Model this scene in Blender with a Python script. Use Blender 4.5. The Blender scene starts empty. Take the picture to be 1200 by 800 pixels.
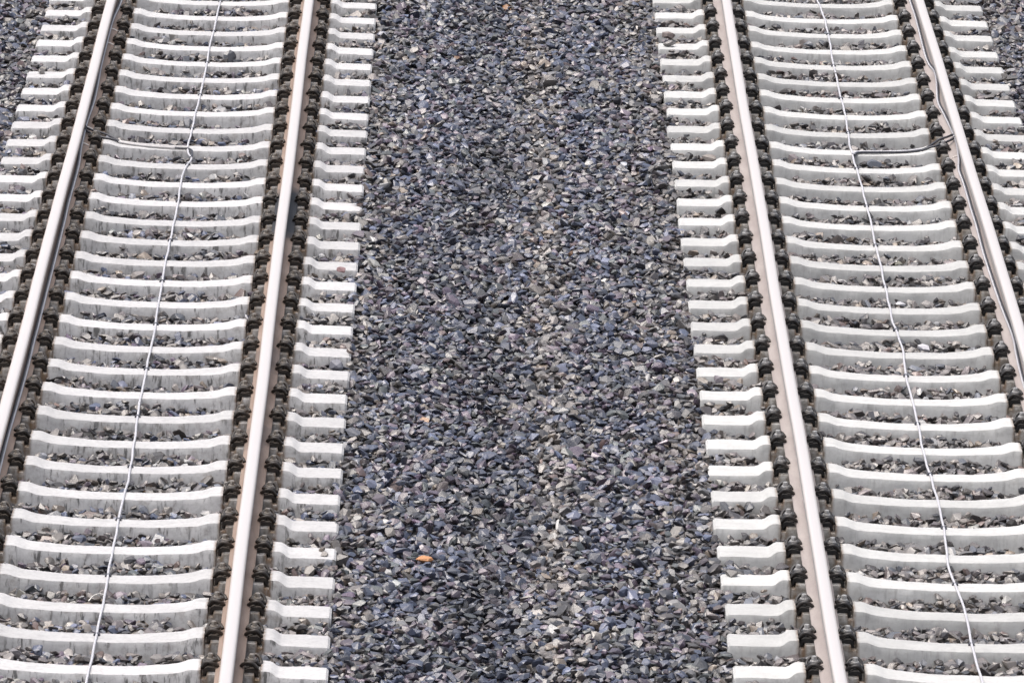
import bpy, bmesh, math, random
import numpy as np
from mathutils import Matrix, Vector

SC = bpy.context.scene
COL = SC.collection
R = math.radians
random.seed(7)

# ------------------------------------------------------------------ camera
cam_d = bpy.data.cameras.new('camera')
cam_d.sensor_width = 36.0
cam_d.lens = 255.4
cam_d.clip_start = 1.0
cam_d.clip_end = 3000.0
cam = bpy.data.objects.new('camera', cam_d)
COL.objects.link(cam)
c_r = Vector((0.9996, -0.0036, 0.0274)).normalized()
c_f = Vector((0.0100, 0.9716, -0.2364)).normalized()
c_u = c_r.cross(c_f).normalized()
c_r = c_f.cross(c_u).normalized()
m = Matrix.Identity(4)
for i in range(3):
    m[i][0] = c_r[i]; m[i][1] = c_u[i]; m[i][2] = -c_f[i]
m[2][3] = 10.6677
cam.matrix_world = m
SC.camera = cam

# ------------------------------------------------------------------ light
SUN_EL, SUN_AZ = 74.0, -100.0      # azimuth measured from +Y (away from the camera) towards +X
world = bpy.data.worlds.new('World')
SC.world = world
world.use_nodes = True
wn, wl = world.node_tree.nodes, world.node_tree.links
wn.clear()
sky = wn.new('ShaderNodeTexSky')
sky.sky_type = 'NISHITA'
sky.sun_disc = False
sky.sun_elevation = R(SUN_EL)
sky.sun_rotation = R(SUN_AZ)
sky.air_density = 1.0
sky.dust_density = 8.0
sky.ozone_density = 1.0
hsv = wn.new('ShaderNodeHueSaturation')
hsv.inputs['Saturation'].default_value = 0.62
bg = wn.new('ShaderNodeBackground')
bg.inputs['Strength'].default_value = 0.15
wo = wn.new('ShaderNodeOutputWorld')
wl.new(sky.outputs[0], hsv.inputs['Color'])
wl.new(hsv.outputs[0], bg.inputs['Color'])
wl.new(bg.outputs[0], wo.inputs['Surface'])

sun_d = bpy.data.lights.new('sun', 'SUN')
sun_d.energy = 0.65
sun_d.angle = R(45)
sun_d.color = (1.0, 0.97, 0.94)
sun = bpy.data.objects.new('sun', sun_d)
COL.objects.link(sun)
sd = Vector((math.sin(R(SUN_AZ)) * math.cos(R(SUN_EL)), math.cos(R(SUN_AZ)) * math.cos(R(SUN_EL)), math.sin(R(SUN_EL))))
sun.rotation_euler = sd.to_track_quat('Z', 'Y').to_euler()

SC.view_settings.view_transform = 'Standard'
SC.view_settings.look = 'None'
SC.view_settings.gamma = 1.0
SC.view_settings.exposure = 0.75
SC.view_settings.use_curve_mapping = False

# ------------------------------------------------------------------ measured layout (metres; z = 0 on top of the rails)
TRACKS = {
    'left':  dict(xc=-1.820, far=55.649, step=0.59511, half=1.270, gauge=1.506, skew=-0.0006, cross=9),
    'right': dict(xc=2.904,  far=55.577, step=0.60484, half=1.295, gauge=1.511, skew=-0.0021, cross=8),
}
END_Z = -0.189
HW_END = 0.118

def project(p):
    d = Vector(p) - Vector((0, 0, 10.6677))
    w = d.dot(c_f); f = 255.4 / 36.0 * 1200
    return 600 + f * d.dot(c_r) / w, 400 - f * d.dot(c_u) / w

# ------------------------------------------------------------------ helpers
def tag(o, label=None, cat=None, group=None, kind=None):
    if label: o['label'] = label
    if cat: o['category'] = cat
    if group: o['group'] = group
    if kind: o['kind'] = kind
    return o

def mesh_from(name, verts, faces, mats, smooth=None, fmat=None):
    me = bpy.data.meshes.new(name)
    me.from_pydata([tuple(v) for v in verts], [], faces)
    for mt in mats: me.materials.append(mt)
    if fmat is not None:
        me.polygons.foreach_set('material_index', fmat)
    if smooth:
        me.polygons.foreach_set('use_smooth', [True] * len(me.polygons))
        me.set_sharp_from_angle(angle=R(smooth))
    me.update()
    return me

def link(name, me, parent=None):
    o = bpy.data.objects.new(name, me)
    COL.objects.link(o)
    if parent is not None: o.parent = parent
    return o

class MB:
    """collects simple shapes into one mesh"""
    def __init__(s): s.v, s.f, s.m = [], [], []
    def add(s, vs, fs, mi=0):
        b = len(s.v); s.v += [tuple(v) for v in vs]
        for f in fs: s.f.append([i + b for i in f]); s.m.append(mi)
    def tube(s, pts, r, n=8, mi=0, rz=None):
        pts = [Vector(p) for p in pts]; k = len(pts); vs = []; fs = []
        up = Vector((0, 0, 1)); prev = None
        for i, p in enumerate(pts):
            t = (pts[min(i + 1, k - 1)] - pts[max(i - 1, 0)]).normalized()
            if prev is None:
                a = up if abs(t.z) < .9 else Vector((1, 0, 0))
                x = t.cross(a).normalized()
            else:
                x = (prev - t * prev.dot(t)).normalized()
            prev = x; y = t.cross(x)
            rr = r[i] if isinstance(r, (list, tuple)) else r
            for j in range(n):
                q = 2 * math.pi * j / n
                vs.append(p + x * math.cos(q) * rr + y * math.sin(q) * rr)
        for i in range(k - 1):
            for j in range(n):
                a, b = i * n + j, i * n + (j + 1) % n
                fs.append([a, a + n, b + n, b])
        fs.append(list(range(n))); fs.append([(k - 1) * n + j for j in range(n)][::-1])
        s.add(vs, fs, mi)
    def lathe(s, prof, c, n=12, mi=0, phase=0.0):
        vs, fs = [], []
        for (r, z) in prof:
            for j in range(n):
                q = 2 * math.pi * j / n + phase
                vs.append((c[0] + r * math.cos(q), c[1] + r * math.sin(q), c[2] + z))
        for i in range(len(prof) - 1):
            for j in range(n):
                a, b = i * n + j, i * n + (j + 1) % n
                fs.append([a, b, b + n, a + n])
        fs.append(list(range(n))[::-1]); k = (len(prof) - 1) * n
        fs.append([k + j for j in range(n)])
        s.add(vs, fs, mi)
    def prism(s, outline, a0, a1, mi=0):
        """outline in (x,z), extruded along y from a0 to a1"""
        n = len(outline)
        vs = [(x, a0, z) for x, z in outline] + [(x, a1, z) for x, z in outline]
        fs = [[i, (i + 1) % n, n + (i + 1) % n, n + i] for i in range(n)]
        fs += [list(range(n))[::-1], [n + i for i in range(n)]]
        s.add(vs, fs, mi)
    def mesh(s, name, mats, smooth=None):
        me = mesh_from(name, s.v, s.f, mats, None, s.m)
        bm = bmesh.new(); bm.from_mesh(me)
        bmesh.ops.recalc_face_normals(bm, faces=bm.faces)
        bm.to_mesh(me); bm.free()
        if smooth:
            me.polygons.foreach_set('use_smooth', [True] * len(me.polygons))
            me.set_sharp_from_angle(angle=R(smooth))
        return me

def spline(pts, per=8):
    """Catmull-Rom through the points"""
    P = [Vector(p) for p in pts]; P = [2 * P[0] - P[1]] + P + [2 * P[-1] - P[-2]]
    out = []
    for i in range(1, len(P) - 2):
        a, b, c, d = P[i - 1:i + 3]
        for j in range(per):
            t = j / per
            out.append(.5 * ((2 * b) + (c - a) * t + (2 * a - 5 * b + 4 * c - d) * t * t + (3 * b - a - 3 * c + d) * t ** 3))
    out.append(P[-2])
    return out

# ------------------------------------------------------------------ materials
class NT:
    def __init__(s, name):
        s.mat = bpy.data.materials.new(name); s.mat.use_nodes = True
        s.n, s.l = s.mat.node_tree.nodes, s.mat.node_tree.links
        s.b = s.n['Principled BSDF']
    def node(s, t, **kw):
        x = s.n.new(t)
        for k, v in kw.items():
            if k in x.inputs: x.inputs[k].default_value = v
            else: setattr(x, k, v)
        return x
    def noise(s, vec, scale, detail=4, rough=.55, vscale=None):
        if vscale:
            mp = s.node('ShaderNodeMapping'); mp.inputs['Scale'].default_value = vscale
            s.l.new(vec, mp.inputs['Vector']); vec = mp.outputs[0]
        x = s.node('ShaderNodeTexNoise', Scale=scale, Detail=detail, Roughness=rough)
        s.l.new(vec, x.inputs['Vector']); return x.outputs['Fac']
    def ramp(s, fac, stops):
        x = s.node('ShaderNodeValToRGB'); e = x.color_ramp.elements
        while len(e) < len(stops): e.new(.5)
        for q, (p, c) in zip(e, stops):
            q.position = p; q.color = (c, c, c, 1) if not isinstance(c, tuple) else (*c, 1)
        s.l.new(fac, x.inputs['Fac']); return x.outputs['Color']
    def mix(s, fac, a, b, mode='MIX'):
        x = s.node('ShaderNodeMix', data_type='RGBA', blend_type=mode)
        for sock, v in ((x.inputs[0], fac), (x.inputs[6], a), (x.inputs[7], b)):
            if hasattr(v, 'is_output'): s.l.new(v, sock)
            elif isinstance(v, tuple): sock.default_value = (*v, 1)
            else: sock.default_value = v
        return x.outputs[2]
    def math(s, op, a, b=None, clamp=False):
        x = s.node('ShaderNodeMath', operation=op, use_clamp=clamp)
        for i, v in enumerate((a, b)):
            if v is None: continue
            if hasattr(v, 'is_output'): s.l.new(v, x.inputs[i])
            else: x.inputs[i].default_value = v
        return x.outputs[0]
    def bump(s, h, strength, dist):
        x = s.node('ShaderNodeBump', Strength=strength, Distance=dist)
        s.l.new(h, x.inputs['Height']); s.l.new(x.outputs[0], s.b.inputs['Normal'])
    def set(s, **kw):
        for k, v in kw.items():
            k = k.replace('_', ' ')
            if hasattr(v, 'is_output'): s.l.new(v, s.b.inputs[k])
            else: s.b.inputs[k].default_value = (*v, 1) if isinstance(v, tuple) else v
        return s.mat

def concrete(name, base, dark, streak, stain):
    t = NT(name)
    co = t.node('ShaderNodeTexCoord').outputs['Object']
    oi = t.node('ShaderNodeObjectInfo')
    off = t.node('ShaderNodeVectorMath', operation='ADD')
    mul = t.node('ShaderNodeVectorMath', operation='SCALE'); mul.inputs['Scale'].default_value = 37.0
    cmb = t.node('ShaderNodeCombineXYZ')
    for i in range(3): t.l.new(oi.outputs['Random'], cmb.inputs[i])
    t.l.new(cmb.outputs[0], mul.inputs[0]); t.l.new(co, off.inputs[0]); t.l.new(mul.outputs[0], off.inputs[1])
    v = off.outputs[0]
    # mottling
    c = t.mix(t.ramp(t.noise(v, 7, 5), [(.3, 0.0), (.75, 1.0)]), base, tuple(x * .86 for x in base))
    c = t.mix(t.math('MULTIPLY', t.ramp(t.noise(v, 42, 5, .65), [(.45, 0.0), (.8, 1.0)]), .35), c, dark)
    c = t.mix(t.math('MULTIPLY', t.ramp(t.noise(v, 1, 5, .65, (5, 22, 22)), [(.52, 0.0), (.72, 1.0)]), .30), c, tuple(x * .55 for x in base))
    # slightly different tone from casting to casting
    tone = t.node('ShaderNodeMapRange'); tone.inputs['To Min'].default_value = .88; tone.inputs['To Max'].default_value = 1.06
    t.l.new(oi.outputs['Random'], tone.inputs['Value'])
    tc = t.node('ShaderNodeCombineColor')
    for i in range(3): t.l.new(tone.outputs[0], tc.inputs[i])
    c = t.mix(1.0, c, tc.outputs[0], 'MULTIPLY')
    # run-down streaks and splashes on the sides
    geo = t.node('ShaderNodeNewGeometry'); sep = t.node('ShaderNodeSeparateXYZ')
    t.l.new(geo.outputs['True Normal'], sep.inputs[0])
    side = t.ramp(sep.outputs['Z'], [(.5, 1.0), (.8, 0.0)])
    st = t.ramp(t.noise(v, 1, 5, .65, (34, 20, 6)), [(.52, 0.0), (.64, 1.0)])
    st2 = t.ramp(t.noise(v, 1, 3, .6, (11, 8, 3)), [(.38, 0.0), (.62, 1.0)])
    c = t.mix(t.math('MULTIPLY', t.math('MULTIPLY', st, t.math('ADD', st2, .30)), t.math('MULTIPLY', side, streak), True), c, dark)
    sp = t.ramp(t.noise(v, 14, 6, .7), [(.52, 0.0), (.68, 1.0)])
    c = t.mix(t.math('MULTIPLY', t.math('MULTIPLY', sp, side), streak * .5, True), c, (.17, .155, .14))
    # rust and moss lodged in the grooves beside the rails
    s2 = t.node('ShaderNodeSeparateXYZ'); t.l.new(co, s2.inputs[0])
    ax = t.math('ABSOLUTE', s2.outputs['X'])
    g1 = t.math('SUBTRACT', 1.0, t.math('MULTIPLY', t.math('ABSOLUTE', t.math('SUBTRACT', ax, .897)), 30.0), True)
    g2 = t.math('SUBTRACT', 1.0, t.math('MULTIPLY', t.math('ABSOLUTE', t.math('SUBTRACT', ax, .610)), 30.0), True)
    g = t.math('MULTIPLY', t.math('MAXIMUM', g1, g2), 2.0, True)
    g = t.math('MULTIPLY', g, t.ramp(t.noise(v, 25, 4), [(.3, .3), (.6, 1.0)]), True)
    seat = t.math('SUBTRACT', 1.0, t.math('MULTIPLY', t.math('MAXIMUM', t.math('SUBTRACT', t.math('ABSOLUTE', t.math('SUBTRACT', ax, .753)), .13), 0.0), 60.0), True)
    c = t.mix(t.math('MULTIPLY', seat, t.ramp(t.noise(v, 22, 5, .65), [(.30, .25), (.62, .95)]), True), c, (.115, .10, .085))
    moss = t.mix(t.noise(v, 18, 2), (.085, .065, .03), (.13, .07, .045))
    c = t.mix(t.math('MULTIPLY', g, stain, True), c, moss)
    t.bump(t.noise(v, 160, 6, .7), .5, .004)
    return t.set(Base_Color=c, Roughness=.85, Specular_IOR_Level=.3)

M_CONC_L = concrete('weathered_concrete', (.475, .475, .48), (.11, .11, .11), 1.05, .9)
M_CONC_R = concrete('pale_concrete', (.455, .46, .455), (.22, .22, .215), .45, .85)

def iron(name, base, rust, amount, rough):
    t = NT(name); co = t.node('ShaderNodeTexCoord').outputs['Object']
    oi = t.node('ShaderNodeObjectInfo')
    v = t.node('ShaderNodeVectorMath', operation='ADD'); t.l.new(co, v.inputs[0])
    cm = t.node('ShaderNodeCombineXYZ'); mm = t.math('MULTIPLY', oi.outputs['Random'], 9.0)
    for i in range(3): t.l.new(mm, cm.inputs[i])
    t.l.new(cm.outputs[0], v.inputs[1])
    f = t.math('MULTIPLY', t.ramp(t.noise(v.outputs[0], 45, 5, .6), [(.35, 0.0), (.7, 1.0)]), amount)
    c = t.mix(f, base, rust)
    t.bump(t.noise(v.outputs[0], 220, 4), .4, .002)
    return t.set(Base_Color=c, Roughness=rough, Specular_IOR_Level=.5)

M_CLIP_L = iron('rusty_spring_steel', (.018, .016, .015), (.06, .045, .034), .65, .5)
M_CLIP_R = iron('black_spring_steel', (.014, .014, .015), (.06, .05, .045), .45, .42)
M_PLATE_L = iron('grimy_guide_plate', (.025, .022, .02), (.09, .07, .055), .7, .6)
M_PLATE_R = iron('black_guide_plate', (.016, .016, .017), (.05, .045, .04), .5, .55)
M_SCREW_L = iron('rusty_screw_steel', (.22, .20, .18), (.08, .065, .05), .9, .38)
M_SCREW_R = iron('grey_screw_steel', (.34, .34, .34), (.09, .085, .08), .7, .36)

def polished():
    t = NT('polished_running_steel'); co = t.node('ShaderNodeTexCoord').outputs['Object']
    n = t.noise(co, 1, 3, .5, (140, .5, 140))
    c = t.mix(n, (.95, .875, .82), (.90, .83, .78))
    rg = t.node('ShaderNodeMapRange'); rg.inputs['To Min'].default_value = .36; rg.inputs['To Max'].default_value = .44
    t.l.new(n, rg.inputs['Value'])
    return t.set(Base_Color=c, Metallic=.85, Roughness=rg.outputs[0])
M_HEAD = polished()

def rail_side(name, a, b, patches=()):
    t = NT(name); co = t.node('ShaderNodeTexCoord').outputs['Object']
    n1 = t.noise(co, 1, 5, .6, (14, 2.2, 14)); n2 = t.noise(co, 60, 5, .65)
    c = t.mix(t.ramp(n1, [(.35, 0.0), (.7, 1.0)]), a, b)
    c = t.mix(t.math('MULTIPLY', t.ramp(n2, [(.5, 0.0), (.8, 1.0)]), .5), c, tuple(x * .55 for x in b))
    s = t.node('ShaderNodeSeparateXYZ'); t.l.new(co, s.inputs[0])
    for (y0, half, amt) in patches:                       # grease spilled on the rail
        d = t.math('ABSOLUTE', t.math('SUBTRACT', t.math('ADD', s.outputs['Y'], t.math('MULTIPLY', t.noise(co, 6, 3), .5)), y0 + .25))
        f = t.math('MULTIPLY', t.math('SUBTRACT', 1.0, t.math('DIVIDE', d, half), True), 3.0, True)
        c = t.mix(t.math('MULTIPLY', f, amt, True), c, (.028, .030, .036))
    t.bump(n2, .4, .003)
    return t.set(Base_Color=c, Roughness=.72, Specular_IOR_Level=.35)

def plain(name, col, rough=.6, spec=.5, metal=0.0, var=.25, scale=40):
    t = NT(name); co = t.node('ShaderNodeTexCoord').outputs['Object']
    c = t.mix(t.noise(co, scale, 4), tuple(x * (1 - var) for x in col), tuple(min(1, x * (1 + var)) for x in col))
    return t.set(Base_Color=c, Roughness=rough, Specular_IOR_Level=spec, Metallic=metal)
M_CABLE = plain('grey_white_cable_sheath', (.44, .44, .47), .45, .5, 0, .15, 14)
M_CABLE_D = plain('black_cable_sheath', (.03, .032, .042), .45)
M_CABLE_G = plain('dusty_grey_cable_sheath', (.42, .41, .41), .55)
M_HOLD = plain('dark_plastic_holder', (.05, .052, .065), .5)
M_STRAP = plain('bright_metal_strap', (.65, .6, .55), .35, .5, .6)
M_TIE = plain('pale_dry_stalk', (.6, .58, .54), .7)

def stone_mat():
    t = NT('crushed_ballast_stone')
    at = t.node('ShaderNodeAttribute', attribute_name='tint')
    co = t.node('ShaderNodeTexCoord').outputs['Object']
    n = t.noise(co, 48, 5, .65)
    c = t.mix(t.ramp(n, [(.3, 0.0), (.75, .75)]), at.outputs['Color'], t.mix(1.0, at.outputs['Color'], (.55, .55, .56), 'MULTIPLY'))
    n3 = t.noise(co, 130, 4, .7)
    c = t.mix(t.math('MULTIPLY', t.ramp(n3, [(.55, 0.0), (.8, 1.0)]), .35), c, (.34, .33, .33))
    t.bump(t.noise(co, 110, 5, .7), .45, .006)
    return t.set(Base_Color=c, Roughness=at.outputs['Alpha'], Specular_IOR_Level=.95)
M_STONE = stone_mat()

def ground_mat():
    t = NT('dark_gravel_ground'); co = t.node('ShaderNodeTexCoord').outputs['Object']
    vo = t.node('ShaderNodeTexVoronoi', Scale=19.0); t.l.new(co, vo.inputs['Vector'])
    c = t.mix(t.ramp(vo.outputs['Color'], [(.1, (.05, .052, .06)), (.5, (.11, .105, .11)), (.9, (.2, .19, .185))]), (.1, .1, .105), (.12, .11, .11))
    c = t.ramp(vo.outputs['Color'], [(.1, (.05, .052, .06)), (.5, (.10, .098, .105)), (.9, (.19, .18, .175))])
    c = t.mix(.35, c, t.ramp(t.noise(co, .3, 4), [(.3, (.09, .09, .095)), (.7, (.14, .13, .125))]))
    t.bump(vo.outputs['Distance'], 1.0, .03)
    return t.set(Base_Color=c, Roughness=.8)
M_GROUND = ground_mat()

# ------------------------------------------------------------------ ballast surface
def track_u(x):
    a = np.abs(x - TRACKS['left']['xc']); b = np.abs(x - TRACKS['right']['xc'])
    return np.minimum(a, b)

def target(x, y):
    """height of the finished ballast surface"""
    u = track_u(x)
    crib = -.241 - .012 * np.exp(-((u - .753) / .16) ** 2) - .004 * np.cos(u * 3)
    crib = crib + .018 * np.clip((u - .98) / .12, 0, 1)
    mid = -.230 - .028 * np.exp(-((x - .34) / .28) ** 2) + .016 * np.exp(-((x - .72) / .20) ** 2)
    w = np.clip((u - 1.18) / .22, 0, 1); w = w * w * (3 - 2 * w)
    edge = .014 * np.exp(-((u - 1.40) / .10) ** 2)
    wob = .008 * np.sin(x * 2.9 + np.floor(y / .6) * 2.4) * (u < 1.2) + .008 * np.sin(x * 4.1 + y * 2.3) + .007 * np.sin(x * 7.7 - y * 5.1 + 1) + .005 * np.sin(y * 9.7 + x * 13)
    return crib * (1 - w) + mid * w + edge + wob

# ground: one sheet, fine under the tracks and running on to the horizon
gx = np.concatenate(([-1500, -400, -120, -40, -15, -8], np.arange(-5.5, 6.51, .25), [9, 16, 40, 120, 400, 1500]))
gy = np.concatenate(([-600, -150, -40, 0, 20, 30], np.arange(33, 62.1, .5), [68, 80, 120, 250, 600, 1800]))
GX, GY = np.meshgrid(gx, gy)
core = np.clip((6.0 - np.abs(GX - .5)) / 1.0, 0, 1)
GZ = (target(GX, GY) - .075) * core + (-.34) * (1 - core)
gv = np.stack([GX.ravel(), GY.ravel(), GZ.ravel()], 1)
nx, ny = len(gx), len(gy)
gf = [[j * nx + i, j * nx + i + 1, (j + 1) * nx + i + 1, (j + 1) * nx + i] for j in range(ny - 1) for i in range(nx - 1)]
tag(link('ground', mesh_from('ground', gv, gf, [M_GROUND])), kind='structure')

# ------------------------------------------------------------------ sleeper body
PROFILE = [  # distance from the middle, top height, half width of the top
    (0, -.2005, .084), (.12, -.2000, .085), (.25, -.1965, .088), (.34, -.1915, .092), (.42, -.1855, .097), (.47, -.1790, .101),
    (.50, -.1700, .104), (.525, -.1600, .106), (.545, -.1560, .107), (.594, -.1545, .108),
    (.599, -.2060, .108), (.623, -.2060, .108), (.629, -.1810, .106), (.700, -.1800, .106), (.753, -.1800, .106), (.810, -.1800, .106), (.877, -.1810, .106),
    (.883, -.2060, .108), (.907, -.2060, .108), (.912, -.1545, .108), (.935, -.1540, .108), (.958, -.1560, .109),
    (.975, -.1640, .111), (.995, -.1800, .114), (1.012, -.1870, .116), (1.05, -.1880, .117)]

def sleeper_mesh(name, half, mat, seed):
    rnd = np.random.RandomState(seed)
    prof = PROFILE + [(half - .06, -.189, HW_END), (half - .012, -.1890, HW_END), (half, -.199, HW_END - .008)]
    us = [p[0] for p in prof]
    extra = [u for u in np.arange(.03, half - .05, .03) if min(abs(u - q) for q in us) > .012]
    allu = sorted(us + list(extra))
    zt = np.interp(allu, us, [p[1] for p in prof]); hw = np.interp(allu, us, [p[2] for p in prof])
    xs = [-u for u in allu[::-1]] + list(allu[1:])
    zt = list(zt[::-1]) + list(zt[1:]); hw = list(hw[::-1]) + list(hw[1:])
    n = 14; vs = []
    ph = rnd.rand(8) * 6.28
    for x, z, w in zip(xs, zt, hw):
        jl = .0026 * math.sin(x * 23 + ph[0]) + .0012 * math.sin(x * 57 + ph[1]) + rnd.normal(0, .0006)
        jr = .0026 * math.sin(x * 19 + ph[2]) + .0012 * math.sin(x * 61 + ph[3]) + rnd.normal(0, .0006)
        jz = .0010 * math.sin(x * 17 + ph[4]) + rnd.normal(0, .0004)
        e = .009 if z > -.2045 else .002
        dr = .17                                   # draft of the moulded sides
        def side(zz): return w + (z - zz) * dr
        ring = [(-side(-.40), -.40), (-side(-.30) , -.30), (-side(-.245), -.245), (-side(z - .028), z - .028), (-w - jl, z - e),
                (-w + e * .35 - jl, z - e * .25), (-w + e * 1.3 - jl, z)]
        ring += [(-q[0] + jl * 0 + (jr if k < 3 else 0), q[1]) for k, q in enumerate(ring[::-1])]
        vs += [(x, q[0], q[1] + (jz if 4 <= k <= 9 else 0)) for k, q in enumerate(ring)]
    fs = []
    for i in range(len(xs) - 1):
        for j in range(n):
            a, b = i * n + j, i * n + (j + 1) % n
            fs.append([a, b, b + n, a + n])
    fs.append(list(range(n))[::-1]); k = (len(xs) - 1) * n; fs.append([k + j for j in range(n)])
    me = mesh_from(name, vs, fs, [mat])
    bm = bmesh.new(); bm.from_mesh(me); bmesh.ops.recalc_face_normals(bm, faces=bm.faces); bm.to_mesh(me); bm.free()
    me.polygons.foreach_set('use_smooth', [True] * len(me.polygons))
    me.set_sharp_from_angle(angle=R(28))
    return me

# ------------------------------------------------------------------ fastening (local x points towards the rail, origin on the rail seat at the screw)
def clip_mesh(name, mat):
    half = [(.002, .030), (.016, .028), ]
    pts = [(.042, .046, .028), (.038, .058, .034), (.027, .069, .044), (.010, .074, .053), (-.010, .073, .056), (-.026, .066, .044), (-.036, .052, .024),
           (-.036, .035, .018), (-.026, .025, .026), (-.008, .0215, .042), (.010, .0215, .048), (.022, .018, .048), (.029, .006, .047)]
    path = pts + [(x, -y, z) for x, y, z in pts[::-1]]
    path = [(x * 1.05, y * 1.06, z * 1.08) for x, y, z in path]
    b = MB(); b.tube(spline(path, 4), .0104, 8)
    return b.mesh(name, [mat], 50)

def plate_mesh(name, mat):
    b = MB()
    # angled guide plate: foot rib beside the rail, ramp, lip dropping into the groove
    b.prism([(.036, .002), (.036, .014), (.020, .022), (-.014, .025), (-.026, .018), (-.037, .006), (-.037, -.018), (-.028, -.022), (-.021, -.004), (-.014, .002)], -.058, .058)
    for sy in (-1, 1):
        b.prism([(.036, .0145), (.036, .026), (.014, .028), (.006, .021), (.02, .0195)], sy * .036 - .012, sy * .036 + .012)
    return b.mesh(name, [mat], 35)

def screw_mesh(name, mat, mat2):
    b = MB()
    b.lathe([(.012, .0), (.012, .046)], (0, 0, 0), 10, 0)
    b.lathe([(.031, .0475), (.033, .050), (.031, .0545), (.024, .057)], (0, 0, 0), 18, 1)
    b.lathe([(.0225, .057), (.0225, .061), (.0195, .066)], (0, 0, 0), 14, 0)
    b.lathe([(.0155, .0655), (.0155, .083), (.0130, .087)], (0, 0, 0), 6, 0, .35)
    return b.mesh(name, [mat, mat2], 30)

# ------------------------------------------------------------------ sleepers
ORD = ['zeroth', 'first', 'second', 'third', 'fourth', 'fifth', 'sixth', 'seventh', 'eighth', 'ninth', 'tenth', 'eleventh', 'twelfth', 'thirteenth', 'fourteenth', 'fifteenth', 'sixteenth']
SLEEPERS = []      # (track, centre x, centre y, half) for the ballast

def visible_sleeper(t, n):
    yc = t['far'] - t['step'] * n - HW_END
    for sx in np.linspace(-t['half'], t['half'], 25):
        for (dy, z) in ((.1, END_Z), (-.11, END_Z), (-.11, -.225)):
            px, py = project((t['xc'] + sx, yc + dy + t['skew'] * sx, z))
            if 0 <= px <= 1200 and 0 <= py <= 800: return True
    return False

for side, t in TRACKS.items():
    left = side == 'left'
    body = [sleeper_mesh('sleeper_body', t['half'], M_CONC_L if left else M_CONC_R, 11 + k + 10 * left) for k in range(4)]
    cm = clip_mesh('rail_clip', M_CLIP_L if left else M_CLIP_R)
    pm = plate_mesh('guide_plate', M_PLATE_L if left else M_PLATE_R)
    sm = screw_mesh('screw', M_SCREW_L if left else M_SCREW_R, M_CLIP_L if left else M_CLIP_R)
    # the first one with all its parts
    proto = link('concrete_sleeper', body[0])
    for sr in (-1, 1):
        for sf in (-1, 1):
            x = sr * t['gauge'] / 2 + sf * .110
            rz = 0.0 if sf < 0 else math.pi
            g = link('guide_plate', pm, proto); g.location = (x, 0, -.180); g.rotation_euler = (0, 0, rz)
            c = link('rail_clip', cm, proto); c.location = (x, 0, -.180); c.rotation_euler = (0, 0, rz)
            s = link('screw', sm, c)
    ns = [n for n in range(-3, 40) if visible_sleeper(t, n)]
    for k, n in enumerate(ns):
        rnd = random.Random(n * 13 + left)
        if k == 0:
            o = proto
        else:
            o = proto.copy(); COL.objects.link(o)
            for ch in proto.children:
                c = ch.copy(); COL.objects.link(c); c.parent = o
                for gch in ch.children:
                    d = gch.copy(); COL.objects.link(d); d.parent = c
        o.data = body[rnd.randrange(4)]
        yc = t['far'] - t['step'] * n - HW_END
        o.location = (t['xc'] + rnd.gauss(0, .003), yc + rnd.gauss(0, .005), rnd.gauss(0, .0012))
        o.rotation_euler = (rnd.gauss(0, .004), 0, math.atan(t['skew']) + rnd.gauss(0, .0018))
        SLEEPERS.append((t['xc'], yc, t['half']))
        up = t['cross'] - n; fb = len(ns) - k
        if left: look = 'streaky pale concrete sleeper with rusty brown clips'
        else: look = 'clean pale concrete sleeper with black clips'
        if up == 0: lab = look.split(' with')[0] + ' of the %s track on which the cross cable lies' % side
        elif up > 0: lab = look.split(' with')[0] + ' of the %s track, %s one above the cross cable' % (side, ORD[up])
        elif -up <= 11: lab = look.split(' with')[0] + ' of the %s track, %s one below the cross cable' % (side, ORD[-up])
        else: lab = look.split(' with')[0] + ' of the %s track, %s up from the bottom edge' % (side, ORD[fb])
        tag(o, lab, 'railway sleeper', 'concrete sleepers of the %s track' % side)
        for ch in o.children:
            if ch.name.startswith('rail_clip'):
                ch.rotation_euler.z += rnd.gauss(0, .05); ch.location.z += rnd.gauss(0, .001)
                for gch in ch.children: gch.rotation_euler.z = rnd.uniform(0, 1.05)

# ------------------------------------------------------------------ rails
HALF_PROFILE = [(.0, 0.0, 0), (.018, -.0006, 0), (.027, -.0022, 0), (.033, -.0068, 0), (.0356, -.0130, 0), (.0362, -.0300, 1), (.0366, -.0375, 1), (.0345, -.0400, 1),
                (.0150, -.0480, 1), (.0105, -.0560, 1), (.0083, -.0760, 1), (.0083, -.1020, 1), (.0110, -.1220, 1), (.0170, -.1335, 1), (.0300, -.1405, 1),
                (.0500, -.1480, 1), (.0735, -.1590, 1), (.0750, -.1615, 1), (.0750, -.1715, 1), (.0740, -.1725, 1)]

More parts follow.
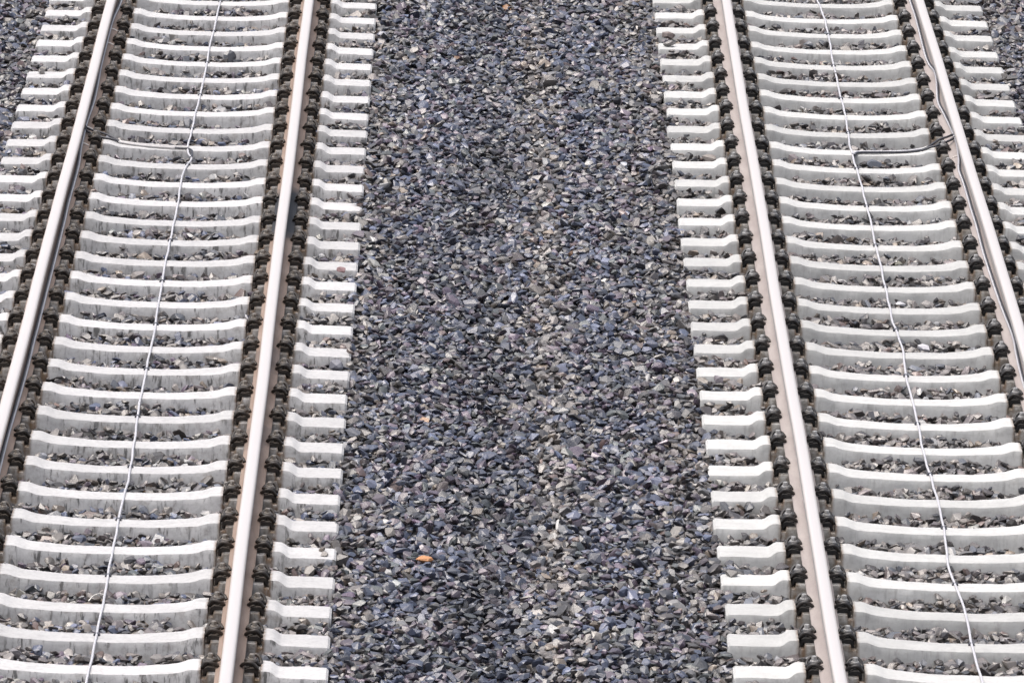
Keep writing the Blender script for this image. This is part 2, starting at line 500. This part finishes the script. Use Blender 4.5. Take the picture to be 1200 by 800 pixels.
def rail(name, x, mats, label, wob):
    ys = np.arange(29.0, 63.01, .5)
    right = HALF_PROFILE; ring = [(a, z) for a, z, _ in right] + [(-a, z) for a, z, _ in right[:0:-1]]
    n = len(ring); vs = []; fs = []; fm = []
    for y in ys:
        dx = .0026 * math.sin(y * .9 + wob) + .0008 * math.sin(y * 2.3 + wob * 3)
        vs += [(a + dx, y - 45, z) for a, z in ring]
    mi = [0] * n
    for j in range(n):
        za, zb = ring[j][1], ring[(j + 1) % n][1]
        mi[j] = 0 if min(za, zb) > -.0135 else (1 if min(za, zb) > -.0401 and max(za, zb) > -.039 and abs(ring[j][0]) > .03 else 2)
    for i in range(len(ys) - 1):
        for j in range(n):
            a, b = i * n + j, i * n + (j + 1) % n
            fs.append([a, a + n, b + n, b]); fm.append(mi[j])
    fs.append(list(range(n))); fm.append(2); k = (len(ys) - 1) * n; fs.append([k + j for j in range(n)][::-1]); fm.append(2)
    me = mesh_from(name, vs, fs, mats, None, fm)
    bm = bmesh.new(); bm.from_mesh(me); bmesh.ops.recalc_face_normals(bm, faces=bm.faces); bm.to_mesh(me); bm.free()
    me.polygons.foreach_set('use_smooth', [True] * len(me.polygons)); me.set_sharp_from_angle(angle=R(40))
    o = link(name, me); o.location = (x, 45, 0)
    tag(o, label, 'rail', 'steel rails of the two tracks')
    return o

def flank(name, col):
    t = NT(name); co = t.node('ShaderNodeTexCoord').outputs['Object']
    c = t.mix(t.noise(co, 1, 4, .6, (60, 1.5, 60)), col, tuple(x * .7 for x in col))
    return t.set(Base_Color=c, Metallic=.35, Roughness=.5)
F_GREY = flank('worn_grey_head_flank', (.48, .46, .46))
F_DARK = rail_side('dull_brown_head_flank', (.33, .27, .24), (.40, .34, .31))
S_BROWN = rail_side('brown_rusted_web', (.20, .145, .115), (.28, .215, .18), [(2.95, .85, 1.0), (-1.2, .35, .35), (-3.1, .3, .3)])
S_DARK = rail_side('dark_brown_rusted_web', (.17, .125, .10), (.25, .19, .16))
S_PINK = rail_side('dusty_pinkish_web', (.27, .235, .225), (.34, .305, .29))
xl, gl = TRACKS['left']['xc'], TRACKS['left']['gauge'] / 2
xr, gr = TRACKS['right']['xc'], TRACKS['right']['gauge'] / 2
rail('steel_rail', xl - gl, [M_HEAD, F_DARK, S_DARK], 'leftmost steel rail of the four, with a thin cable along its inner side', .3)
rail('steel_rail', xl + gl, [M_HEAD, F_GREY, S_BROWN], 'brown steel rail of the left track, next to the middle gravel strip', 1.1)
rail('steel_rail', xr - gr, [M_HEAD, F_GREY, S_PINK], 'pinkish dusty steel rail of the right track, next to the middle gravel strip', 2.2)
rail('steel_rail', xr + gr, [M_HEAD, F_GREY, S_PINK], 'rightmost steel rail of the four, with a thin cable along its inner side', 3.7)
# ------------------------------------------------------------------ cables
def densify(pts, step=.12):
    return spline(pts, 6)

def sleeper_tops(side):
    t = TRACKS[side]
    return [t['far'] - t['step'] * n - HW_END for n in range(-3, 40)]

CL = [(-1.772, 57.2), (-1.772, 55.595), (-1.79, 53.707), (-1.787, 52.684), (-1.805, 51.036), (-1.808, 50.106), (-1.77, 49.827), (-1.809, 49.402), (-1.809, 48.581), (-1.807, 47.761), (-1.814, 47.142), (-1.813, 45.902), (-1.804, 44.529), (-1.81, 43.534), (-1.808, 42.403), (-1.796, 41.688), (-1.794, 41.15), (-1.806, 40.036), (-1.806, 38.873), (-1.806, 37.906), (-1.815, 36.758), (-1.81, 35.2)]
CR = [(2.90, 57.6), (2.913, 56.241), (2.935, 55.24), (2.92, 53.885), (2.917, 52.731), (2.916, 51.602), (2.897, 50.747), (2.905, 50.474), (2.919, 49.203), (2.922, 48.45), (2.919, 47.756), (2.919, 46.437), (2.913, 45.595), (2.934, 44.784), (2.918, 43.842), (2.924, 42.791), (2.913, 42.169), (2.927, 41.497), (2.932, 40.351), (2.906, 39.574), (2.936, 38.865), (2.938, 38.244), (2.937, 37.757), (2.942, 37.186), (2.94, 35.5)]
def middle_cable(side, pts, label, odd):
    t = TRACKS[side]
    z0 = -.2005 + .0095
    path = spline([(x, y, z0) for x, y in pts], 5)
    for p in path:                      # it sags a little between the sleepers
        ph = ((t['far'] - HW_END - p.y) / t['step']) % 1.0
        p.z -= .010 * math.sin(math.pi * ph) ** 2
        p.x += .0022 * math.sin(p.y * 5.1) + .002 * math.sin(p.y * 11.7)
    b = MB(); b.tube(path, .0073, 8)
    o = link('track_cable', b.mesh('track_cable', [M_CABLE], 60))
    tag(o, label, 'cable')
    hb = MB()
    hb.prism([(-.018, -.003), (-.018, .006), (-.012, .015), (.012, .015), (.018, .006), (.018, -.003)], -.013, .013)
    hm = hb.mesh('cable_holder', [M_HOLD])
    for n in range(0, 34):
        if n % 2 != odd: continue
        y = t['far'] - t['step'] * n - .075
        px, py = project((t['xc'], y, -.2))
        if not (0 < py < 800) or n == t['cross']: continue
        q = min(path, key=lambda p: abs(p.y - y))
        h = link('cable_holder', hm, o); h.location = (q.x, y, -.2005)
    return o
oc = middle_cable('left', CL, 'pale wavy cable running down the middle of the left track', 0)
middle_cable('right', CR, 'pale wavy cable running down the middle of the right track', 1)

def foot_cable(pts, label, mats, black):
    path = spline([(x, y, z) for x, y, z in pts], 5)
    b = MB(); b.tube(path, .0068, 7)
    o = link('rail_cable', b.mesh('rail_cable', [mats], 60)); tag(o, label, 'cable', 'thin cables along the outer rails')
    b = MB(); b.tube([p + Vector((black[0], 0, black[1])) for p in path], .0058, 7)
    link('dark_core', b.mesh('dark_core', [M_CABLE_D], 60), o)
    return o
def foot_z(dx):
    a = abs(dx)
    return float(np.interp(a, [.0083, .011, .017, .030, .050, .0735], [-.102, -.122, -.1335, -.1405, -.148, -.159])) + .011
FL = [(.050, 57), (.050, 55.253), (.026, 54.43), (.023, 53.601), (.025, 52.609), (.033, 52.05), (.038, 51.365), (.027, 50.695), (.027, 50.389), (.030, 49.801), (.044, 49.242), (.043, 48.503), (.041, 48.022), (.045, 47.215), (.046, 44.513), (.045, 44.115), (.047, 43.471), (.045, 42.907), (.041, 42.399), (.035, 41.557), (.038, 40.2)]
FR = [(-.037, 57.4), (-.037, 56.133), (-.033, 55.404), (-.036, 54.844), (-.043, 53.932), (-.036, 53.529), (-.016, 53.214), (-.020, 52.85), (-.050, 52.194), (-.035, 51.697), (-.015, 51.003), (-.013, 50.555), (-.027, 50.137), (-.046, 49.824), (-.041, 49.326), (-.042, 48.621), (-.04, 48.092), (-.043, 47.727), (-.046, 47.127), (-.037, 45.839), (-.020, 44.857), (-.03, 44.39), (-.039, 43.669), (-.04, 42.0)]
x0 = xl - gl
fl = foot_cable([(x0 + d, y, foot_z(d)) for d, y in FL], 'thin light and dark cable on the inner foot of the leftmost rail', M_CABLE, (-.011, .005))
x1 = xr + gr
fr = foot_cable([(x1 + d, y, foot_z(d)) for d, y in FR], 'thin light and dark cable on the inner foot of the rightmost rail', M_CABLE, (.011, .005))
def strap(parent, x, y, sx):
    b = MB()
    b.tube([(0, 0, .012), (sx * .022, 0, .006), (sx * .046, 0, -.006)], .0045, 6)
    s = link('strap', b.mesh('strap', [M_STRAP], 50), parent); s.location = (x, y, -.142)
for y in (54.07, 53.53, 50.50, 49.95): strap(fl, x0 + .026, y, 1)
strap(fr, x1 - .022, 50.28, -1)

# the pair of cables crossing from the middle to the outer rail on one sleeper
def cross_cable(paths, label, straps=()):
    b = MB(); b.tube(spline(paths[0][0][0], 7), paths[0][0][1], 8, 0)
    o = link('cross_cable', b.mesh('cross_cable', [paths[1]], 60))
    for pts, r in paths[0][1:]:
        b = MB(); b.tube(spline(pts, 7), r, 8, 0); link('grey_strand', b.mesh('grey_strand', [paths[1]], 60), o)
    tag(o, label, 'cable', 'cables crossing to the outer rails')
    for pts, r in paths[2]:
        b = MB(); b.tube(spline(pts, 7), r, 8, 0)
        link('dark_strand', b.mesh('dark_strand', [M_CABLE_D], 60), o)
    return o
ZT = -.183
cross_cable(([([(-2.300, 50.205, -.168), (-2.16, 50.185, -.180), (-1.98, 50.165, -.184), (-1.86, 50.145, -.186), (-1.806, 50.14, -.186)], .0095),
              ([(-2.300, 50.184, -.167), (-2.16, 50.160, -.182), (-1.98, 50.140, -.188), (-1.90, 50.123, -.188)], .0085)], M_CABLE_G,
             [([(-2.556, 50.50, -.123), (-2.535, 50.42, -.125), (-2.49, 50.36, -.128), (-2.43, 50.33, -.135), (-2.37, 50.27, -.143), (-2.300, 50.215, -.164)], .0080),
              ([(-2.556, 50.46, -.125), (-2.53, 50.33, -.128), (-2.47, 50.26, -.140), (-2.41, 50.215, -.146), (-2.34, 50.195, -.152), (-2.298, 50.185, -.166)], .0088),
              ([(-1.90, 50.122, -.1885), (-1.855, 50.118, -.1885), (-1.800, 50.10, -.187), (-1.775, 50.03, -.188), (-1.770, 49.93, -.196), (-1.778, 49.86, -.198)], .0075)]),
            'dusty grey and black cable pair crossing from the leftmost rail to the middle cable')
cross_cable(([([(2.905, 50.50, -.186), (2.95, 50.585, -.187), (3.10, 50.60, -.185), (3.275, 50.615, -.181), (3.40, 50.640, -.167)], .0088)], M_CABLE,
             [([(2.915, 50.46, -.186), (2.95, 50.560, -.187), (3.10, 50.575, -.184), (3.275, 50.588, -.180), (3.40, 50.610, -.166), (3.47, 50.66, -.139), (3.53, 50.78, -.128), (3.60, 50.86, -.118), (3.640, 50.92, -.116),
                (3.652, 50.87, -.116), (3.63, 50.78, -.117), (3.58, 50.68, -.118), (3.51, 50.60, -.128), (3.45, 50.585, -.143), (3.40, 50.590, -.166)], .0085)]),
            'black and white cable pair crossing from the middle cable to the rightmost rail')

# short pale stalk beside the left middle cable
b = MB(); b.tube(spline([(-1.890, 38.44, -.212), (-1.866, 38.49, -.197), (-1.838, 38.52, -.192), (-1.80, 38.53, -.199)], 5), [.0035] * 8 + [.003] * 8, 6)
tag(link('dry_stalk', b.mesh('dry_stalk', [M_TIE], 60)), 'short bent white stalk lying beside the left middle cable', 'stalk')

# ------------------------------------------------------------------ stones
rs = np.random.RandomState(5)
def hull(npts, rnd, flat=(1, .78, .55)):
    bm = bmesh.new()
    pts = rnd.normal(size=(npts, 3)); pts /= np.linalg.norm(pts, axis=1)[:, None]
    pts = np.sign(pts) * np.abs(pts) ** .85
    pts *= rnd.uniform(.82, 1.0, (npts, 1)) * .5 * np.array(flat)
    for p in pts: bm.verts.new(p)
    bm.verts.ensure_lookup_table()
    r = bmesh.ops.convex_hull(bm, input=bm.verts)
    bmesh.ops.delete(bm, geom=[v for v in bm.verts if not v.link_faces], context='VERTS')
    bmesh.ops.triangulate(bm, faces=bm.faces)
    bm.verts.index_update()
    V = np.array([v.co[:] for v in bm.verts]); F = np.array([[v.index for v in f.verts] for f in bm.faces])
    bm.free()
    return V, F
HULLS = [hull(int(rs.randint(13, 21)), rs, (1, rs.uniform(.62, .95), rs.uniform(.29, .54))) for _ in range(90)]

def rotm(ax, ay, az):
    ca, sa, cb, sb, cc, sc = math.cos(ax), math.sin(ax), math.cos(ay), math.sin(ay), math.cos(az), math.sin(az)
    X = np.array([[1, 0, 0], [0, ca, -sa], [0, sa, ca]]); Y = np.array([[cb, 0, sb], [0, 1, 0], [-sb, 0, cb]]); Z = np.array([[cc, -sc, 0], [sc, cc, 0], [0, 0, 1]])
    return Z @ Y @ X

PAL_MID = np.array([(.048, .060, .106), (.074, .090, .146), (.126, .138, .200), (.026, .029, .046), (.112, .082, .118), (.166, .134, .160),
                    (.110, .122, .122), (.210, .205, .205), (.155, .140, .125), (.30, .30, .31), (.20, .165, .13), (.34, .18, .085), (.13, .085, .08)])
W_MID = np.array([.16, .18, .13, .10, .135, .105, .07,   .06, .04, .012, .008, .0006, .012])
PAL_TRK = np.array([(.075, .070, .075), (.140, .128, .122), (.185, .165, .155), (.125, .105, .105), (.105, .112, .130), (.235, .21, .19), (.055, .05, .05), (.23, .185, .145), (.33, .31, .29), (.15, .105, .092)])
W_TRK = np.array([.13, .17, .16, .15, .10, .10, .09, .04, .02, .04])
W_MID /= W_MID.sum(); W_TRK /= W_TRK.sum()

CELL = .0125
X0, X1, Y0, Y1 = -4.3, 5.4, 35.4, 58.2
NX, NY = int((X1 - X0) / CELL), int((Y1 - Y0) / CELL)
hx = X0 + (np.arange(NX) + .5) * CELL; hy = Y0 + (np.arange(NY) + .5) * CELL
HXX, HYY = np.meshgrid(hx, hy, indexing='ij')
TG = target(HXX, HYY).astype(np.float32)
H = TG - .085
BLK = np.zeros((NX, NY), bool)
pu = [p[0] for p in PROFILE] + [1.3]; pz = [p[1] for p in PROFILE] + [-.189]; pw = [p[2] for p in PROFILE] + [.118]
for (xc, yc, half) in SLEEPERS:
    i0, i1 = int((xc - half - X0) / CELL), int((xc + half - X0) / CELL) + 1
    j0, j1 = int((yc - .16 - Y0) / CELL), int((yc + .16 - Y0) / CELL) + 1
    i0, j0 = max(i0, 0), max(j0, 0)
    if j1 <= 0: continue
    u = np.abs(hx[i0:i1] - xc); w = np.interp(u, pu, pw) + .010
    ins = np.abs(hy[None, j0:j1] - yc) < w[:, None]
    zt = np.interp(u, pu, pz)[:, None] * np.ones_like(ins)
    H[i0:i1, j0:j1] = np.where(ins, zt, H[i0:i1, j0:j1]); BLK[i0:i1, j0:j1] |= ins
for xx in (xl - gl, xl + gl, xr - gr, xr + gr):               # under and beside the rail feet
    i0, i1 = int((xx - .085 - X0) / CELL), int((xx + .085 - X0) / CELL) + 1
    TG[i0:i1] = np.minimum(TG[i0:i1], -.262)

def frame_lo(y): return -2.269 + (-3.48 + 2.269) * (y - 36.77) / 18.67 - .55
def frame_hi(y): return 3.167 + (4.558 - 3.167) * (y - 37.26) / 19.28 + .55

SV, SF, STI, vb = [], [], [], 0
NC = 380000
cx = rs.uniform(X0 + .1, X1 - .1, NC); cy = rs.uniform(Y0 + .1, Y1 - .1, NC)
sz = np.clip(np.exp(rs.normal(math.log(.085), .28, NC)), .038, .135)
# later stones fill the gaps and tend to be smaller
sz[int(NC * .55):] = np.clip(sz[int(NC * .55):] * .85, .030, .095)
hk = rs.randint(0, len(HULLS), NC)
tx = rs.normal(0, .42, NC); ty = rs.normal(0, .42, NC); tz = rs.uniform(0, 6.283, NC)
pick = rs.rand(NC); rg = rs.uniform(.15, .44, NC); tone = np.exp(rs.normal(0, .34, NC)); allow = rs.rand(NC); slack = rs.normal(0, .012, NC)
cw_m, cw_t = np.cumsum(W_MID), np.cumsum(W_TRK)
lo, hi = frame_lo(cy), frame_hi(cy)
ok = (cx > lo) & (cx < hi)
uu = track_u(cx)
nplaced = 0
for q in np.nonzero(ok)[0]:
    x, y = cx[q], cy[q]
    i, j = int((x - X0) / CELL), int((y - Y0) / CELL)
    onend = False
    if BLK[i, j]:
        if uu[q] > 1.10 and uu[q] > 1.17 and allow[q] < (.005 if x < 0 else .0015): onend = True
        else: continue
    s = sz[q]; k = max(1, int(s * .36 / CELL))
    sub = H[i - k:i + k + 1, j - k:j + k + 1]
    if not onend and BLK[i - k:i + k + 1, j - k:j + k + 1].mean() > (.58 if uu[q] > 1.2 else .36): continue
    if onend: zc = sub.max() + s * .20
    else:
        free = sub
        zc = .62 * float(sub.mean()) + .38 * float(sub.max() if not BLK[i - k:i + k + 1, j - k:j + k + 1].any() else sub.mean()) + s * .17
        if zc + s * .22 > TG[i, j] + .012 + slack[q]: continue
    V, F = HULLS[hk[q]]
    v = (V * s) @ rotm(tx[q], ty[q], tz[q]).T
    top = float(v[:, 2].max())
    SV.append(v + (x, y, zc)); SF.append(F + vb); vb += len(V)
    H[i - k:i + k + 1, j - k:j + k + 1] = np.maximum(sub, zc + top * .62)
    # mineral colour: slate blue between the tracks, dustier and browner inside them
    brown = np.clip((1.62 - uu[q]) / .45, 0, 1)
    if x > 0.5: brown = max(brown, np.clip((1.85 - uu[q]) / .7, 0, 1) * .9)
    brown = max(brown, .85 * math.exp(-((x - .68) / .13) ** 2))
    if uu[q] < 1.5 and x < 0: brown *= .8
    if allow[q] < brown: col = PAL_TRK[np.searchsorted(cw_t, pick[q] * .9999)]
    else: col = PAL_MID[np.searchsorted(cw_m, pick[q] * .9999)]
    band_tone = 1 - .58 * math.exp(-((x - .30 - .07 * math.sin(y * .9)) / .19) ** 2) * (.6 + .4 * math.sin(y * .75 + 1.2) * math.sin(y * 1.9))  # stone colour darkened along a wavy strip left of the middle
    band_tone *= 1 + .30 * math.exp(-((x - .68) / .12) ** 2)
    band_tone *= 1 + .16 * math.sin(x * 2.9 + y * .7) * math.sin(y * 1.3 - x * 1.7)
    if uu[q] < 1.25: band_tone *= 1.22                 # dustier stones between the sleepers
    c = np.minimum(col * (tone[q] * .64 * band_tone), .30)
    STI.append(np.tile(np.array([c[0], c[1], c[2], rg[q]], np.float32), (len(V), 1)))
    nplaced += 1
print('stones', nplaced)
V = np.concatenate(SV).astype(np.float32); F = np.concatenate(SF).astype(np.int32); T = np.concatenate(STI)
me = bpy.data.meshes.new('ballast')
me.vertices.add(len(V)); me.vertices.foreach_set('co', V.ravel())
me.loops.add(F.size); me.loops.foreach_set('vertex_index', F.ravel())
me.polygons.add(len(F)); me.polygons.foreach_set('loop_start', np.arange(0, F.size, 3, dtype=np.int32))
me.update(calc_edges=True)
me.polygons.foreach_set('use_smooth', np.zeros(len(F), bool))
at = me.attributes.new('tint', 'FLOAT_COLOR', 'POINT'); at.data.foreach_set('color', T.ravel())
me.materials.append(M_STONE)
tag(link('ballast', me), 'crushed grey and slate blue track ballast between and beneath the sleepers', 'ballast', kind='stuff')

# single stones that stand out from the rest
def loose(x, y, z, size, flat, col, label, seed, tilt=(.1, .1), rough=.6):
    rnd = np.random.RandomState(seed)
    Vh, Fh = hull(22, rnd, flat)
    Vr = (Vh * size) @ rotm(tilt[0], tilt[1], rnd.uniform(-.5, .5)).T
    Vr[:, 2] -= Vr[:, 2].min()
    me = mesh_from('loose_stone', Vr, [list(map(int, f)) for f in Fh], [M_STONE])
    a = me.attributes.new('tint', 'FLOAT_COLOR', 'POINT')
    a.data.foreach_set('color', np.tile(np.array([*col, rough], np.float32), (len(Vr), 1)).ravel())
    o = link('loose_stone', me); o.location = (x, y, z)
    tag(o, label, 'stone', 'single stones that stand out')
loose(-.655, 46.42, -.192, .072, (1, .8, .62), (.20, .10, .105), 'dusky red stone lying on the end of a left track sleeper', 1)
loose(-.625, 43.80, -.208, .125, (1, .75, .62), (.13, .135, .165), 'large slate grey stone at the right end of a left track sleeper', 2, (.25, -.2))
loose(3.075, 44.79, -.226, .100, (1, .6, .42), (.52, .51, .54), 'pale grey white stone leaning on a right track sleeper', 3, (.5, .3))
loose(-.052, 39.46, -.232, .110, (1, .7, .42), (.46, .20, .07), 'flat orange stone in the gravel between the tracks', 4, (.25, 0), .7)
loose(3.045, 50.25, -.232, .125, (1, .7, .55), (.05, .06, .085), 'dark blue black stone below the right cross cable', 5, (.3, .1))
loose(2.995, 46.00, -.222, .085, (1, .55, .40), (.50, .50, .52), 'pale flat stone beside the middle cable of the right track', 6, (.3, .2))
loose(1.735, 43.70, -.205, .085, (1, .8, .7), (.16, .14, .16), 'grey purple stone against the left end of a right track sleeper', 7)
loose(1.690, 54.52, -.192, .120, (1, .75, .55), (.15, .115, .105), 'brown stone lying on a sleeper end at the top of the right track', 8)
loose(1.880, 50.26, -.218, .135, (1, .55, .42), (.17, .145, .13), 'long brown stone in the gap between two left sleeper ends of the right track', 9)
